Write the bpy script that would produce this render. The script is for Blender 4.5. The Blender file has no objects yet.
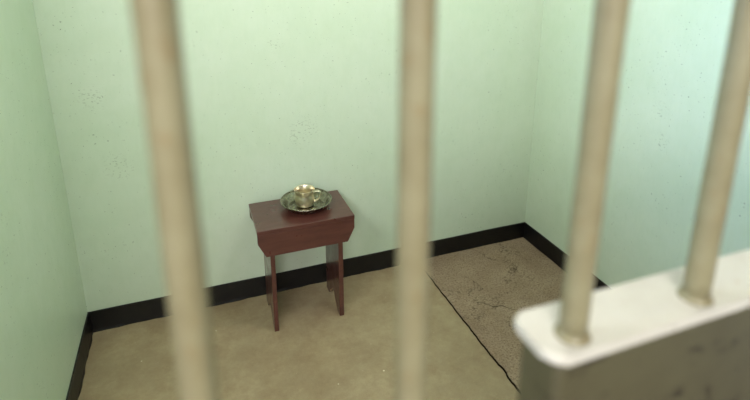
import bpy, bmesh, math, random
from mathutils import Matrix, Vector
random.seed(4)
C = bpy.context.scene.collection
sc = bpy.context.scene

# ------------------------------------------------------------------ camera
CAM = Vector((0.0, 0.0, 1.70))
yaw, pit, rol, fpx, cy = 0.35429, 0.27129, -0.0009, 516.09, 98.23
F = Vector((math.sin(yaw)*math.cos(pit), math.cos(yaw)*math.cos(pit), -math.sin(pit)))
R0 = Vector((math.cos(yaw), -math.sin(yaw), 0)); U0 = R0.cross(F)
R = R0*math.cos(rol) + U0*math.sin(rol); U = -R0*math.sin(rol) + U0*math.cos(rol)
cd = bpy.data.cameras.new('camera'); cam = bpy.data.objects.new('camera', cd); C.objects.link(cam)
m = Matrix((R, U, -F)).transposed().to_4x4(); m.translation = CAM
cam.matrix_world = m
cd.sensor_fit = 'HORIZONTAL'; cd.sensor_width = 36.0
cd.lens = fpx*36.0/750.0
cd.shift_y = -(200 - cy)/750.0
cd.clip_start = 0.02
cd.dof.use_dof = True
cd.dof.focus_distance = (Vector((0.46, 2.15, 0.5)) - CAM).dot(F)
cd.dof.aperture_fstop = 2.6
sc.camera = cam

# ------------------------------------------------------------------ light and exposure
def lin(c):
    return tuple(((v/255)/12.92 if v/255 <= 0.04045 else ((v/255+0.055)/1.055)**2.4) for v in c)
w = bpy.data.worlds.new('world'); sc.world = w; w.use_nodes = True
w.node_tree.nodes['Background'].inputs[0].default_value = (0.62, 0.78, 1.0, 1)
w.node_tree.nodes['Background'].inputs[1].default_value = 0.35
def area(name, loc, target, sx, sy, power, col, spread=180):
    l = bpy.data.lights.new(name, 'AREA'); l.shape = 'RECTANGLE'; l.size = sx; l.size_y = sy
    l.energy = power; l.color = col; l.spread = math.radians(spread)
    o = bpy.data.objects.new(name, l); C.objects.link(o); o.location = loc
    o.rotation_euler = (Vector(target)-Vector(loc)).to_track_quat('-Z', 'Y').to_euler()
    return o
LAMP = Vector((0.90, 1.45, 2.52))
DAY_POWER, BLUE_FILL_POWER, LAMP_POWER, HALL_FILL_POWER = 12, 4, 15, 44
WY0, WY1, WZ0, WZ1 = 0.50, 1.25, 1.62, 2.22          # the high window in the left wall
WC = Vector((-0.66, (WY0+WY1)/2, (WZ0+WZ1)/2))
area('daylight', WC, WC + Vector((1, .9, -.75)), WY1-WY0, WZ1-WZ0, DAY_POWER, (0.97, 0.98, 1.0), 155)
area('right_wall_blue_fill', WC + Vector((-.01, 0, 0)), (1.867, .95, 1.45), WY1-WY0, WZ1-WZ0, BLUE_FILL_POWER, (0.14, 0.45, 1.0), 60)  # added narrow blue fill in the window opening, tints the right wall
area('corridor_fill', (-0.5, -1.5, 2.25), (0.95, 2.4, 1.0), 1.0, 0.5, HALL_FILL_POWER, (1.0, 0.95, 0.96))  # added unseen fill from the corridor side, brightens back wall and bar fronts
sc.view_settings.view_transform = 'Standard'; sc.view_settings.look = 'None'
sc.view_settings.gamma = 1.0; sc.view_settings.use_curve_mapping = False
sc.view_settings.exposure = 0.44

# ------------------------------------------------------------------ helpers
def obj(name, bm, mat, parent=None, smooth=False):
    me = bpy.data.meshes.new(name)
    bmesh.ops.recalc_face_normals(bm, faces=bm.faces)
    bm.to_mesh(me); bm.free()
    if smooth:
        for p in me.polygons: p.use_smooth = True
    me.materials.append(mat)
    o = bpy.data.objects.new(name, me); C.objects.link(o)
    if parent: o.parent = parent
    return o
def empty(name, loc, label, cat, group=None):
    o = bpy.data.objects.new(name, None); C.objects.link(o); o.location = loc
    o['label'] = label; o['category'] = cat; o.empty_display_size = .05
    if group: o['group'] = group
    return o
def box(bm, a, b, bev=0, seg=2):
    a, b = Vector(a), Vector(b)
    r = bmesh.ops.create_cube(bm, size=1)
    for v in r['verts']:
        v.co = Vector(((a.x+b.x)/2 + v.co.x*(b.x-a.x), (a.y+b.y)/2 + v.co.y*(b.y-a.y), (a.z+b.z)/2 + v.co.z*(b.z-a.z)))
    if bev:
        es = list({e for v in r['verts'] for e in v.link_edges})
        bmesh.ops.bevel(bm, geom=es, offset=bev, segments=seg, affect='EDGES', profile=.5)
def prism(bm, pts, axis, a, b, bev=0):
    # outline pts in the two other axes, pushed from a to b along axis
    def mk(p, t):
        return {'x': (t, p[0], p[1]), 'y': (p[0], t, p[1]), 'z': (p[0], p[1], t)}[axis]
    v0 = [bm.verts.new(mk(p, a)) for p in pts]; v1 = [bm.verts.new(mk(p, b)) for p in pts]
    n = len(pts); fs = [bm.faces.new(v0), bm.faces.new(v1[::-1])]
    for i in range(n): fs.append(bm.faces.new((v0[i], v1[i], v1[(i+1) % n], v0[(i+1) % n])))
    if bev:
        es = list({e for f in fs for e in f.edges})
        bmesh.ops.bevel(bm, geom=es, offset=bev, segments=2, affect='EDGES', profile=.5)
def lathe(bm, prof, n=64, closed=False):
    rings = []
    for r, z in prof:
        if r < 1e-6: rings.append([bm.verts.new((0, 0, z))])
        else: rings.append([bm.verts.new((r*math.cos(2*math.pi*i/n), r*math.sin(2*math.pi*i/n), z)) for i in range(n)])
    pairs = list(zip(rings, rings[1:]))
    if closed: pairs.append((rings[-1], rings[0]))
    for A, B in pairs:
        for i in range(n):
            j = (i+1) % n
            if len(A) == 1: bm.faces.new((A[0], B[i], B[j]))
            elif len(B) == 1: bm.faces.new((A[i], B[0], A[j]))
            else: bm.faces.new((A[i], B[i], B[j], A[j]))
def tube(bm, pts, rx, n=10, ry=None, side=Vector((0, 1, 0))):
    ry = ry or rx; rings = []
    for k, p in enumerate(pts):
        t = (pts[min(k+1, len(pts)-1)] - pts[max(k-1, 0)]).normalized()
        s = (side - t*side.dot(t)).normalized(); u = t.cross(s)
        rings.append([bm.verts.new(p + s*rx*math.cos(2*math.pi*i/n) + u*ry*math.sin(2*math.pi*i/n)) for i in range(n)])
    for A, B in zip(rings, rings[1:]):
        for i in range(n): bm.faces.new((A[i], A[(i+1) % n], B[(i+1) % n], B[i]))
    bm.faces.new(rings[0]); bm.faces.new(rings[-1][::-1])

# ------------------------------------------------------------------ materials
class NT:
    def __init__(s, name):
        s.m = bpy.data.materials.new(name); s.m.use_nodes = True
        s.t = s.m.node_tree; s.b = s.t.nodes['Principled BSDF']
        s.co = s.t.nodes.new('ShaderNodeTexCoord').outputs['Object']
    def link(s, a, b): s.t.links.new(a, b)
    def noise(s, scale, detail=4, rough=.55, stretch=None, dist=0):
        n = s.t.nodes.new('ShaderNodeTexNoise'); n.inputs['Scale'].default_value = scale
        n.inputs['Detail'].default_value = detail; n.inputs['Roughness'].default_value = rough; n.inputs['Distortion'].default_value = dist
        src = s.co
        if stretch:
            mp = s.t.nodes.new('ShaderNodeMapping'); mp.inputs['Scale'].default_value = stretch
            s.link(s.co, mp.inputs['Vector']); src = mp.outputs[0]
        s.link(src, n.inputs['Vector']); return n.outputs['Fac']
    def voro(s, scale, feature='F1', rnd=1):
        n = s.t.nodes.new('ShaderNodeTexVoronoi'); n.feature = feature; n.inputs['Scale'].default_value = scale
        n.inputs['Randomness'].default_value = rnd
        s.link(s.co, n.inputs['Vector']); return n.outputs['Distance']
    def ramp(s, src, lo, hi, a=0., b=1.):
        n = s.t.nodes.new('ShaderNodeMapRange'); n.inputs['From Min'].default_value = lo; n.inputs['From Max'].default_value = hi
        n.inputs['To Min'].default_value = a; n.inputs['To Max'].default_value = b
        s.link(src, n.inputs['Value']); return n.outputs[0]
    def math(s, op, a, b=None):
        n = s.t.nodes.new('ShaderNodeMath'); n.operation = op
        for i, v in enumerate((a, b)):
            if v is None: continue
            if isinstance(v, (int, float)): n.inputs[i].default_value = v
            else: s.link(v, n.inputs[i])
        return n.outputs[0]
    def mix(s, fac, a, b):
        n = s.t.nodes.new('ShaderNodeMix'); n.data_type = 'RGBA'
        for k, v in ((0, fac), (6, a), (7, b)):
            if isinstance(v, (int, float)): n.inputs[k].default_value = v
            elif isinstance(v, tuple): n.inputs[k].default_value = (*v, 1) if len(v) == 3 else v
            else: s.link(v, n.inputs[k])
        return n.outputs[2]
    def pos(s):
        n = s.t.nodes.new('ShaderNodeSeparateXYZ'); s.link(s.co, n.inputs[0]); return n.outputs
    def bump(s, src, strength, dist=.001):
        n = s.t.nodes.new('ShaderNodeBump'); n.inputs['Strength'].default_value = strength; n.inputs['Distance'].default_value = dist
        s.link(src, n.inputs['Height'])
        if s.b.inputs['Normal'].links: s.link(s.b.inputs['Normal'].links[0].from_socket, n.inputs['Normal'])
        s.link(n.outputs[0], s.b.inputs['Normal'])
    def color(s, v):
        if isinstance(v, tuple): s.b.inputs['Base Color'].default_value = (*v, 1)
        else: s.link(v, s.b.inputs['Base Color'])
    def set(s, **k):
        for a, v in k.items():
            a = a.replace('_', ' ')
            if isinstance(v, (int, float)): s.b.inputs[a].default_value = v
            else: s.link(v, s.b.inputs[a])

def wall_mat(name, c0, c1, c2):
    n = NT(name)
    col = n.mix(n.ramp(n.noise(1.6, 3), .35, .65), c0, c1)
    col = n.mix(n.ramp(n.noise(14, 5, .6), .40, .70, 0, .22), col, c2)
    col = n.mix(n.ramp(n.noise(60, 3, .6, (1, 1, .25)), .45, .75, 0, .15), col, c2)
    # scuffs: small short dark nicks inside scattered patches
    patch = n.ramp(n.noise(3.3, 2), .50, .66)
    nick = n.ramp(n.noise(75, 2, .5, (1, 1, 1.4)), .69, .735)
    col = n.mix(n.math('MULTIPLY', n.math('MULTIPLY', patch, nick), .75), col, lin((92, 112, 84)))
    fine = n.ramp(n.noise(95, 2, .5, (1, 1, 1.6)), .60, .66)
    for q, rad in (((.50, 2.3755, .86), .10), ((.387, 2.3755, 1.30), .05), ((-.078, 2.3755, .174), .07), ((-.33, 2.3755, .80), .08), ((-.39, 2.3755, 1.12), .07),
                   ((1.8674, 1.55, 1.06), .05), ((1.8674, 1.515, .93), .05), ((1.8674, 1.10, 1.02), .04)):
        d = n.t.nodes.new('ShaderNodeVectorMath'); d.operation = 'DISTANCE'; n.link(n.co, d.inputs[0]); d.inputs[1].default_value = q
        col = n.mix(n.math('MULTIPLY', n.math('MULTIPLY', n.ramp(d.outputs['Value'], rad*.4, rad, 1, 0), fine), .38), col, lin((110, 128, 100)))
    pin = n.ramp(n.noise(130, 1, .5), .765, .79)
    col = n.mix(n.math('MULTIPLY', pin, .8), col, lin((70, 84, 66)))
    n.color(col)
    n.set(Roughness=n.ramp(n.noise(9, 4), .3, .7, .34, .5))
    n.b.inputs['Specular IOR Level'].default_value = .35
    n.bump(n.noise(6, 4), .35, .006)
    n.bump(n.noise(70, 4, .6, (1, 1, .5)), .28, .0016)
    return n.m
M = {}
M['wall'] = wall_mat('green_wall_paint', lin((210, 224, 203)), lin((203, 220, 195)), lin((190, 210, 181)))

n = NT('black_gloss_paint')
n.color(n.mix(n.ramp(n.noise(25, 5), .5, .75), lin((7, 7, 9)), lin((22, 17, 15)))); n.set(Roughness=.42)
n.bump(n.noise(30, 4), .4, .003); M['black'] = n.m

n = NT('tan_screed_floor')
c = n.mix(n.ramp(n.noise(2.2, 5, .6), .35, .65), lin((155, 138, 108)), lin((175, 158, 125)))
c = n.mix(n.ramp(n.noise(6, 10, .85), .42, .64, 0, .65), c, lin((134, 110, 82)))
c = n.mix(n.ramp(n.noise(22, 9, .85, (1, 1.3, 1)), .54, .68, 0, .45), c, lin((186, 170, 132)))
c = n.mix(n.ramp(n.noise(180, 2), .62, .75, 0, .35), c, lin((112, 98, 70)))
c = n.mix(n.ramp(n.voro(16), .05, .025, 0, .0), c, lin((225, 215, 190)))
c = n.mix(n.math('MULTIPLY', n.ramp(n.noise(60, 0), .88, .90), .8), c, lin((228, 218, 190)))
n.color(c); n.set(Roughness=n.ramp(n.noise(8, 4), .3, .7, .38, .6))
n.bump(n.noise(12, 5), .3, .002); n.bump(n.noise(160, 2), .2, .0006); M['floor'] = n.m

n = NT('rough_brown_mat')
c = n.mix(n.ramp(n.noise(4, 5, .6), .35, .65), lin((142, 122, 100)), lin((162, 143, 120)))
c = n.mix(n.ramp(n.noise(110, 4, .75), .48, .66, 0, .75), c, lin((94, 74, 56)))
c = n.mix(n.ramp(n.noise(150, 3, .7), .58, .72, 0, .6), c, lin((186, 166, 140)))
c = n.mix(n.ramp(n.noise(13, 5, .7), .6, .7, 0, .25), c, lin((96, 72, 58)))
# a wavering crease that runs across the mat, and finer cracks
crk = n.ramp(n.math('ABSOLUTE', n.math('SUBTRACT', n.noise(3.1, 5, .62, dist=.6), .5)), .0, .006, 1, 0)
crk = n.math('MULTIPLY', crk, n.ramp(n.noise(2.4, 1), .48, .56))
c = n.mix(n.math('MULTIPLY', crk, .8), c, lin((58, 42, 32)))
n.color(c); n.set(Roughness=.9); n.b.inputs['Specular IOR Level'].default_value = .2
n.bump(n.noise(120, 4, .7), .8, .003); n.bump(n.noise(10, 4), .5, .006); n.bump(n.math('SUBTRACT', 1, crk), .6, .003); M['mat'] = n.m

n = NT('cream_bar_paint')
c = n.mix(n.ramp(n.noise(30, 4), .4, .65), lin((138, 131, 100)), lin((128, 119, 88)))
c = n.mix(n.ramp(n.noise(55, 3), .6, .72, 0, .55), c, lin((128, 104, 66)))
n.color(c); n.set(Roughness=.45); n.bump(n.noise(90, 3), .3, .001); M['bar'] = n.m

n = NT('cream_ledge_paint')
c = n.mix(n.ramp(n.noise(20, 4), .4, .65), lin((206, 201, 188)), lin((198, 192, 179)))
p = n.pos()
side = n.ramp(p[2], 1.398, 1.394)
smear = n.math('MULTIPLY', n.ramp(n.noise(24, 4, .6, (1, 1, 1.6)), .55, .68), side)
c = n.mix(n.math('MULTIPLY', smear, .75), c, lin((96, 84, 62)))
c = n.mix(n.ramp(n.noise(80, 3), .66, .76, 0, .5), c, lin((190, 160, 110)))
n.color(c); n.set(Roughness=.45); n.bump(n.noise(60, 4), .4, .0015); M['ledge'] = n.m

n = NT('olive_grey_dado_paint')
c = n.mix(n.ramp(n.noise(12, 4), .4, .65), lin((84, 79, 56)), lin((76, 70, 49)))
c = n.mix(n.ramp(n.noise(26, 4, .6, (1, 1, 1.8)), .60, .68, 0, .9), c, lin((48, 40, 28)))
n.color(c); n.set(Roughness=.5); n.bump(n.noise(50, 4), .4, .0015); M['dado'] = n.m

n = NT('maroon_wood_paint')
c = n.mix(n.ramp(n.noise(9, 5, .6, (1, 5, 5)), .35, .7), lin((92, 52, 45)), lin((76, 40, 35)))
c = n.mix(n.ramp(n.noise(45, 4, .6, (1, 3, 3)), .60, .74, 0, .08), c, lin((76, 40, 36)))
n.color(c); n.set(Roughness=n.ramp(n.noise(14, 3), .3, .7, .26, .42)); n.bump(n.noise(20, 4, .6, (1, 6, 6)), .25, .001); n.b.inputs['Specular IOR Level'].default_value = .45; n.set(Coat_Weight=.6, Coat_Roughness=.22); M['maroon'] = n.m

def metal(name, a, b, r0, r1):
    n = NT(name); n.color(n.mix(n.ramp(n.noise(40, 2), .4, .65), a, b)); n.set(Metallic=1.0, Roughness=n.ramp(n.noise(45, 3), .3, .7, r0, r1))
    n.bump(n.noise(35, 1), .05, .0006); return n.m
M['cup'] = metal('pewter_cup', lin((238, 228, 206)), lin((224, 212, 188)), .28, .38)
M['plate'] = metal('dull_plate_steel', lin((160, 155, 138)), lin((136, 131, 114)), .22, .34)

n = NT('ceiling_white'); n.color(n.mix(n.ramp(n.noise(3, 4), .4, .6), lin((226, 226, 214)), lin((216, 216, 204)))); n.set(Roughness=.8); M['ceiling'] = n.m
n = NT('lamp_glass'); n.color((.9, .9, .85)); n.b.inputs['Emission Color'].default_value = (1, .93, .80, 1); n.b.inputs['Emission Strength'].default_value = 4.0; M['lamp'] = n.m
n = NT('white_metal'); n.color(lin((220, 220, 210))); n.set(Roughness=.4); M['white'] = n.m

# ------------------------------------------------------------------ the room
XL, XR, YB, YF0, YF1, H = -0.5438, 1.8674, 2.3755, 0.254, 0.312, 2.60
def struct(name, bm, mat):
    o = obj(name, bm, mat); o['kind'] = 'structure'; return o
bm = bmesh.new(); box(bm, (XL-.2, -1.9, -.1), (XR+.2, YB+.2, 0)); struct('floor', bm, M['floor'])
bm = bmesh.new(); box(bm, (XL-.2, -1.9, H), (XR+.2, YB+.2, H+.1)); struct('ceiling', bm, M['ceiling'])
bm = bmesh.new()
box(bm, (XL-.15, YF0, 0), (XL, YB+.2, WZ0)); box(bm, (XL-.15, YF0, WZ1), (XL, YB+.2, H))
box(bm, (XL-.15, YF0, WZ0), (XL, WY0, WZ1)); box(bm, (XL-.15, WY1, WZ0), (XL, YB+.2, WZ1)); struct('wall_left', bm, M['wall'])
bm = bmesh.new(); box(bm, (XR, YF0, 0), (XR+.15, YB+.2, H)); struct('wall_right', bm, M['wall'])
bm = bmesh.new()
box(bm, (XL, YB, 0), (XR, YB+.2, H)); struct('wall_back', bm, M['wall'])
LX = 0.2500                                             # left end of the half wall
bm = bmesh.new(); box(bm, (LX, YF0+.008, 0), (XR, YF1+.001, 1.3904), .009, 4); struct('wall_front', bm, M['dado'])
bm = bmesh.new(); box(bm, (XL, YF0, 2.30), (XR, YF1, H)); struct('trim_1', bm, M['wall'])
# corridor on the camera's side of the bars
bm = bmesh.new(); box(bm, (XL-.2, -1.9, 0), (XR+.2, -1.8, H)); struct('wall_corridor', bm, M['wall'])

# skirting painted black, with an uneven lower edge where the screed runs up to it
def skirt(name, p0, p1, inward, hgt=.1045, th=.0136):
    p0, p1, inward = Vector(p0), Vector(p1), Vector(inward); N = 60
    rows = []
    for i in range(N+1):
        p = p0.lerp(p1, i/N); wv = .0022*math.sin(i*.9)+.0018*math.sin(i*2.3+1)
        hv = hgt + .0008*math.sin(i*.5)
        q = [p, p+inward*(th+wv), p+inward*(th*.85), p+inward*(th*.45), p]
        zs = [0, 0, hgt*.12, hv-.002, hv]
        q[4] = p+inward*.0005
        rows.append([bmv.verts.new((a.x, a.y, z)) for a, z in zip(q, zs)])
    for A, B in zip(rows, rows[1:]):
        for k in range(4): bmv.faces.new((A[k], B[k], B[k+1], A[k+1]))
        bmv.faces.new((A[4], B[4], B[0], A[0]))
    bmv.faces.new(rows[0]); bmv.faces.new(rows[-1][::-1])
for nm, a, b, d in (('baseboard_back', (XL, YB, 0), (XR, YB, 0), (0, -1, 0)),
                    ('baseboard_left', (XL, YF1, 0), (XL, YB-.002, 0), (1, 0, 0)),
                    ('baseboard_right', (XR, YB-.002, 0), (XR, YF1, 0), (-1, 0, 0))):
    bmv = bmesh.new(); skirt(nm, a, b, d); struct(nm, bmv, M['black'])

# high window of the cell: frame, panes and bars
wn = bpy.data.objects.new('window_1', None); C.objects.link(wn); wn['kind'] = 'structure'
bm = bmesh.new(); t = .03; x0, x1 = XL-.09, XL-.05
box(bm, (x0, WY0, WZ0), (x1, WY1, WZ0+t)); box(bm, (x0, WY0, WZ1-t), (x1, WY1, WZ1))
box(bm, (x0, WY0, WZ0+t), (x1, WY0+t, WZ1-t)); box(bm, (x0, WY1-t, WZ0+t), (x1, WY1, WZ1-t))
my = (WY0+WY1)/2; box(bm, (x0, my-.012, WZ0+t), (x1, my+.012, WZ1-t)); obj('window_frame', bm, M['white'], wn)

# the ledge on the half wall: rounded corner towards the gate, soft edges
def ledge():
    bm = bmesh.new(); x0, x1, y0, y1 = 0.2415, XR, 0.2590, 0.3165; r = .010
    z1, z0 = 1.3995, 1.3900; pts = []
    for cx_, cy_, a0 in ((x0+r, y1-r, 90), (x0+r*1.5, y0+r*1.5, 180)):
        rr = r if a0 == 90 else r*1.5
        for k in range(7):
            a = math.radians(a0 + 90*k/6); pts.append((cx_+rr*math.cos(a), cy_+rr*math.sin(a)))
    pts += [(x1, y0), (x1, y1)]
    prism(bm, pts, 'z', z0, z1)
    es = [e for e in bm.edges if abs(e.verts[0].co.z-e.verts[1].co.z) < 1e-6]
    bmesh.ops.bevel(bm, geom=es, offset=.0034, segments=3, affect='EDGES', profile=.5)
    return obj('ledge', bm, M['ledge'])
o = ledge(); o['label'] = 'cream painted ledge with rounded end, holding the two right-hand bars'; o['category'] = 'ledge'

# ------------------------------------------------------------------ bars
GY, BX, BD, BR = 0.2785, -0.0125, 0.14265, 0.0112
def bar_mesh(z0, z1):
    bm = bmesh.new(); N = 40; n_ = 24; rings = []
    for k in range(N+1):
        z = z0 + (z1-z0)*k/N; r = BR*(1+.012*math.sin(k*1.7)+.01*math.sin(k*.61))
        rings.append([bm.verts.new((r*math.cos(2*math.pi*i/n_), r*math.sin(2*math.pi*i/n_), z)) for i in range(n_)])
    for A, B in zip(rings, rings[1:]):
        for i in range(n_): bm.faces.new((A[i], A[(i+1) % n_], B[(i+1) % n_], B[i]))
    bm.faces.new(rings[0][::-1]); bm.faces.new(rings[-1])
    return bm
def bead(r=BR):
    bm = bmesh.new(); lathe(bm, [(r*.9, 0), (r*1.32, 0), (r*1.22, .0022), (r*1.05, .0048), (r*.9, .0065)], 28, True); return bm
gate = empty('barred_gate', (0, GY, 0), 'cream barred cell gate, its bars running past the left end of the ledge', 'gate')
bm = bmesh.new(); box(bm, (XL+.02, -.02, .03), (LX-.016, .02, .08), .004); obj('rail', bm, M['bar'], gate)
bm = bmesh.new(); box(bm, (XL+.02, -.02, 2.24), (LX-.016, .02, 2.29), .004); obj('rail', bm, M['bar'], gate)
bm = bmesh.new(); box(bm, (XL+.005, -.02, .015), (XL+.04, .02, 2.295), .004); obj('stile', bm, M['bar'], gate)
src = obj('bar', bar_mesh(.08, 2.24), M['bar'], gate, True); src.location.x = BX
for i in (1, -1, -2, -3):
    c = src.copy(); C.objects.link(c); c.parent = gate; c.location.x = BX + i*BD
grille = empty('window_grille', (0, GY, 1.3995), 'row of cream round bars standing on the pale ledge at the right', 'grille')
src = obj('bar', bar_mesh(0, 2.30-1.3995), M['bar'], grille, True); src.location.x = BX+2*BD+.003
bd = obj('weld_bead', bead(), M['bar'], src, True)
k = 3
while BX+k*BD < XR-.03:
    c = src.copy(); C.objects.link(c); c.parent = grille; c.location.x = BX+k*BD-.0015
    d = bd.copy(); C.objects.link(d); d.parent = c; k += 1

# ------------------------------------------------------------------ floor mat along the right wall
MX0, MX1, MY0, MY1, MT = 1.132, XR-.016, 0.60, YB-.016, .009
bm = bmesh.new(); NY, NX = 140, 40; top = []; 
def jag(y): return .0008*math.sin(y*31)+.0009*math.sin(y*83+1)+.0007*math.sin(y*190) + (-.008*math.exp(-((y-1.50)/.03)**2))
for j in range(NY+1):
    y = MY0+(MY1-MY0)*j/NY; row = []
    for i in range(NX+1):
        u = i/NX; x = MX0 - jag(y)*(1-u)**8 + (MX1-MX0)*u
        z = MT + .0012*math.sin(x*23+y*9)*math.sin(y*17) - (.004 if i == 0 else 0)
        row.append(bm.verts.new((x, y, z)))
    top.append(row)
for j in range(NY):
    for i in range(NX): bm.faces.new((top[j][i], top[j][i+1], top[j+1][i+1], top[j+1][i]))
per = top[0] + [r[-1] for r in top[1:]] + top[-1][-2::-1] + [r[0] for r in top[-2:0:-1]]
low = [bm.verts.new((v.co.x + (.004 if v.co.x < MX0+.02 else 0), v.co.y, .0004)) for v in per]
for a in range(len(per)):
    b = (a+1) % len(per); bm.faces.new((per[a], low[a], low[b], per[b]))
bm.faces.new(low)
o = obj('floor_mat', bm, M['mat'], None, False); o['label'] = 'rough brown mat covering the floor strip along the right wall'; o['category'] = 'mat'

n = NT('mat_edge_shade_and_crease'); n.color(lin((34, 26, 20))); n.set(Roughness=.95); n.b.inputs['Specular IOR Level'].default_value = .1  # near-black strip paints the shade along the mat side; the crease shares it
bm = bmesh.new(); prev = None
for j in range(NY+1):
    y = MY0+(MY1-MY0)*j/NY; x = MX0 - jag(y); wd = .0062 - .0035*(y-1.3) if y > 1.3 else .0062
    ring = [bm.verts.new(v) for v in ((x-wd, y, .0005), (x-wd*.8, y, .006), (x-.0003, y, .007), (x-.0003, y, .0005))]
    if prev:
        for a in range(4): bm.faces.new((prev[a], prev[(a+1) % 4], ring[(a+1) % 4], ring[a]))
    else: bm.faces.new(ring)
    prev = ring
bm.faces.new(prev[::-1]); e = obj('edge_shade', bm, n.m, o); FM = o
bm = bmesh.new(); prev = None
cr = [(1.165, 1.985), (1.21, 1.955), (1.235, 1.93), (1.28, 1.905), (1.315, 1.86), (1.36, 1.85), (1.40, 1.80), (1.47, 1.775), (1.52, 1.74), (1.60, 1.73)]
for q, (x, y) in enumerate(cr):
    wd = (.0006, .0016, .0010, .0022, .0013, .0024, .0012, .0020, .0010, .0004)[q]
    ring = [bm.verts.new(v) for v in ((x, y-wd, MT+.0002), (x, y, MT+.0014), (x, y+wd, MT+.0002))]
    if prev:
        for a in range(3): bm.faces.new((prev[a], prev[(a+1) % 3], ring[(a+1) % 3], ring[a]))
    prev = ring
obj('crease', bm, n.m, FM); FM.children[0]['label'] = 'dark strip painted for the shaded mat edge'
# ------------------------------------------------------------------ stool
sx0, sx1, sy0, sy1, sz = .2126, .658, 2.05, 2.335, .542
st = empty('stool', ((sx0+sx1)/2, (sy0+sy1)/2, 0), 'small maroon painted wooden stool against the green back wall', 'stool')
hx, hy = (sx1-sx0)/2, (sy1-sy0)/2
bm = bmesh.new(); box(bm, (-hx, -hy, sz-.020), (hx, hy, sz), .0025); obj('seat', bm, M['maroon'], st)
def apron(y0, y1):
    bm = bmesh.new(); zt, zb, zc = sz-.0202, .411, .478
    pts = [(-hx+.001, zt), (-hx+.001, zc), (-hx+.034, zb), (hx-.034, zb), (hx-.001, zc), (hx-.001, zt)]
    prism(bm, pts, 'y', y0, y1, .0015); obj('apron', bm, M['maroon'], st)
apron(-hy+.001, -hy+.019); apron(hy-.019, hy-.001)
def leg(x0, x1):
    bm = bmesh.new(); a, b = -hy+.0195, hy-.0195
    pts = [(a, sz-.0205), (a, 0), (a+.045, 0), (-.005, .085), (b-.045, 0), (b, 0), (b, sz-.0205)]
    prism(bm, pts, 'x', x0, x1, .0015); obj('leg', bm, M['maroon'], st)
cxs = (sx0+sx1)/2
leg(.266-cxs, .286-cxs); leg(.582-cxs, .604-cxs)

# ------------------------------------------------------------------ plate and cup
px, py = .469, 2.216
pl = empty('tin_plate', (px, py, sz), 'round dull metal plate with a rolled rim on the maroon stool', 'plate')
bm = bmesh.new()
lathe(bm, [(0, .0035), (.082, .0035), (.084, .0028), (.086, .0035), (.091, .0065), (.100, .018), (.109, .031), (.1175, .0362), (.1185, .0345), (.1115, .0290), (.1025, .0160), (.092, .0040), (.084, .0006), (0, .0006)], 80)
obj('dish', bm, M['plate'], pl, True)
bm = bmesh.new(); prof = [(.1195+.0028*math.cos(a), .0362+.0028*math.sin(a)) for a in [2*math.pi*i/10 for i in range(10)]]
lathe(bm, prof, 80, True); obj('rim', bm, M['plate'], pl, True)

cu = empty('tin_mug', (.464, 2.224, sz+.0036), 'small shiny metal mug with a side handle, standing in the plate', 'mug')
bm = bmesh.new()
outer = [(0, .001), (.036, .001), (.0395, .0025), (.0440, .008), (.0465, .018), (.0470, .034), (.0450, .050), (.0425, .058), (.0440, .066), (.0480, .076), (.0500, .082), (.0503, .0835), (.0490, .0842)]
inner = [(.0470, .079), (.0425, .066), (.0410, .058), (.0435, .050), (.0455, .034), (.0450, .018), (.040, .008), (.034, .004), (0, .004)]
lathe(bm, outer+inner, 64); obj('body', bm, M['cup'], cu, True)
bm = bmesh.new()
ang = math.radians(-14); dx = Vector((math.cos(ang), math.sin(ang), 0)); sd = Vector((-math.sin(ang), math.cos(ang), 0))
hp = [(.0435, .064), (.054, .070), (.066, .070), (.0745, .064), (.076, .054), (.072, .041), (.063, .029), (.052, .021), (.0435, .020)]
pts = []
for a in range(len(hp)-1):
    p0, p1, p2, p3 = (Vector(hp[max(0, min(len(hp)-1, a+q))]) for q in (-1, 0, 1, 2))
    for s in range(4):
        t = s/4; v = .5*((2*p1)+(p2-p0)*t+(2*p0-5*p1+4*p2-p3)*t*t+(3*p1-p0-3*p2+p3)*t**3); pts.append(dx*v.x+Vector((0, 0, v.y)))
pts.append(dx*hp[-1][0]+Vector((0, 0, hp[-1][1])))
tube(bm, pts, .0105, 12, .0028, sd); obj('handle', bm, M['cup'], cu, True)

# ------------------------------------------------------------------ ceiling lamp of the cell
la = empty('ceiling_lamp', LAMP, 'round ceiling lamp of the cell', 'lamp')
bm = bmesh.new(); lathe(bm, [(0, .08), (.11, .08), (.115, .07), (.115, .05), (0, .05)], 40); obj('lamp_base', bm, M['white'], la, True)
bm = bmesh.new(); lathe(bm, [(.105, .05), (.10, .02), (.08, -.01), (.045, -.03), (0, -.036)], 40); obj('lamp_shade', bm, M['lamp'], la, True)
l = bpy.data.lights.new('lamp_light', 'POINT'); l.energy = LAMP_POWER; l.color = (1.0, .98, .95); l.shadow_soft_size = .10
lo = bpy.data.objects.new('lamp_light', l); C.objects.link(lo); lo.location = LAMP - Vector((0, 0, .15))
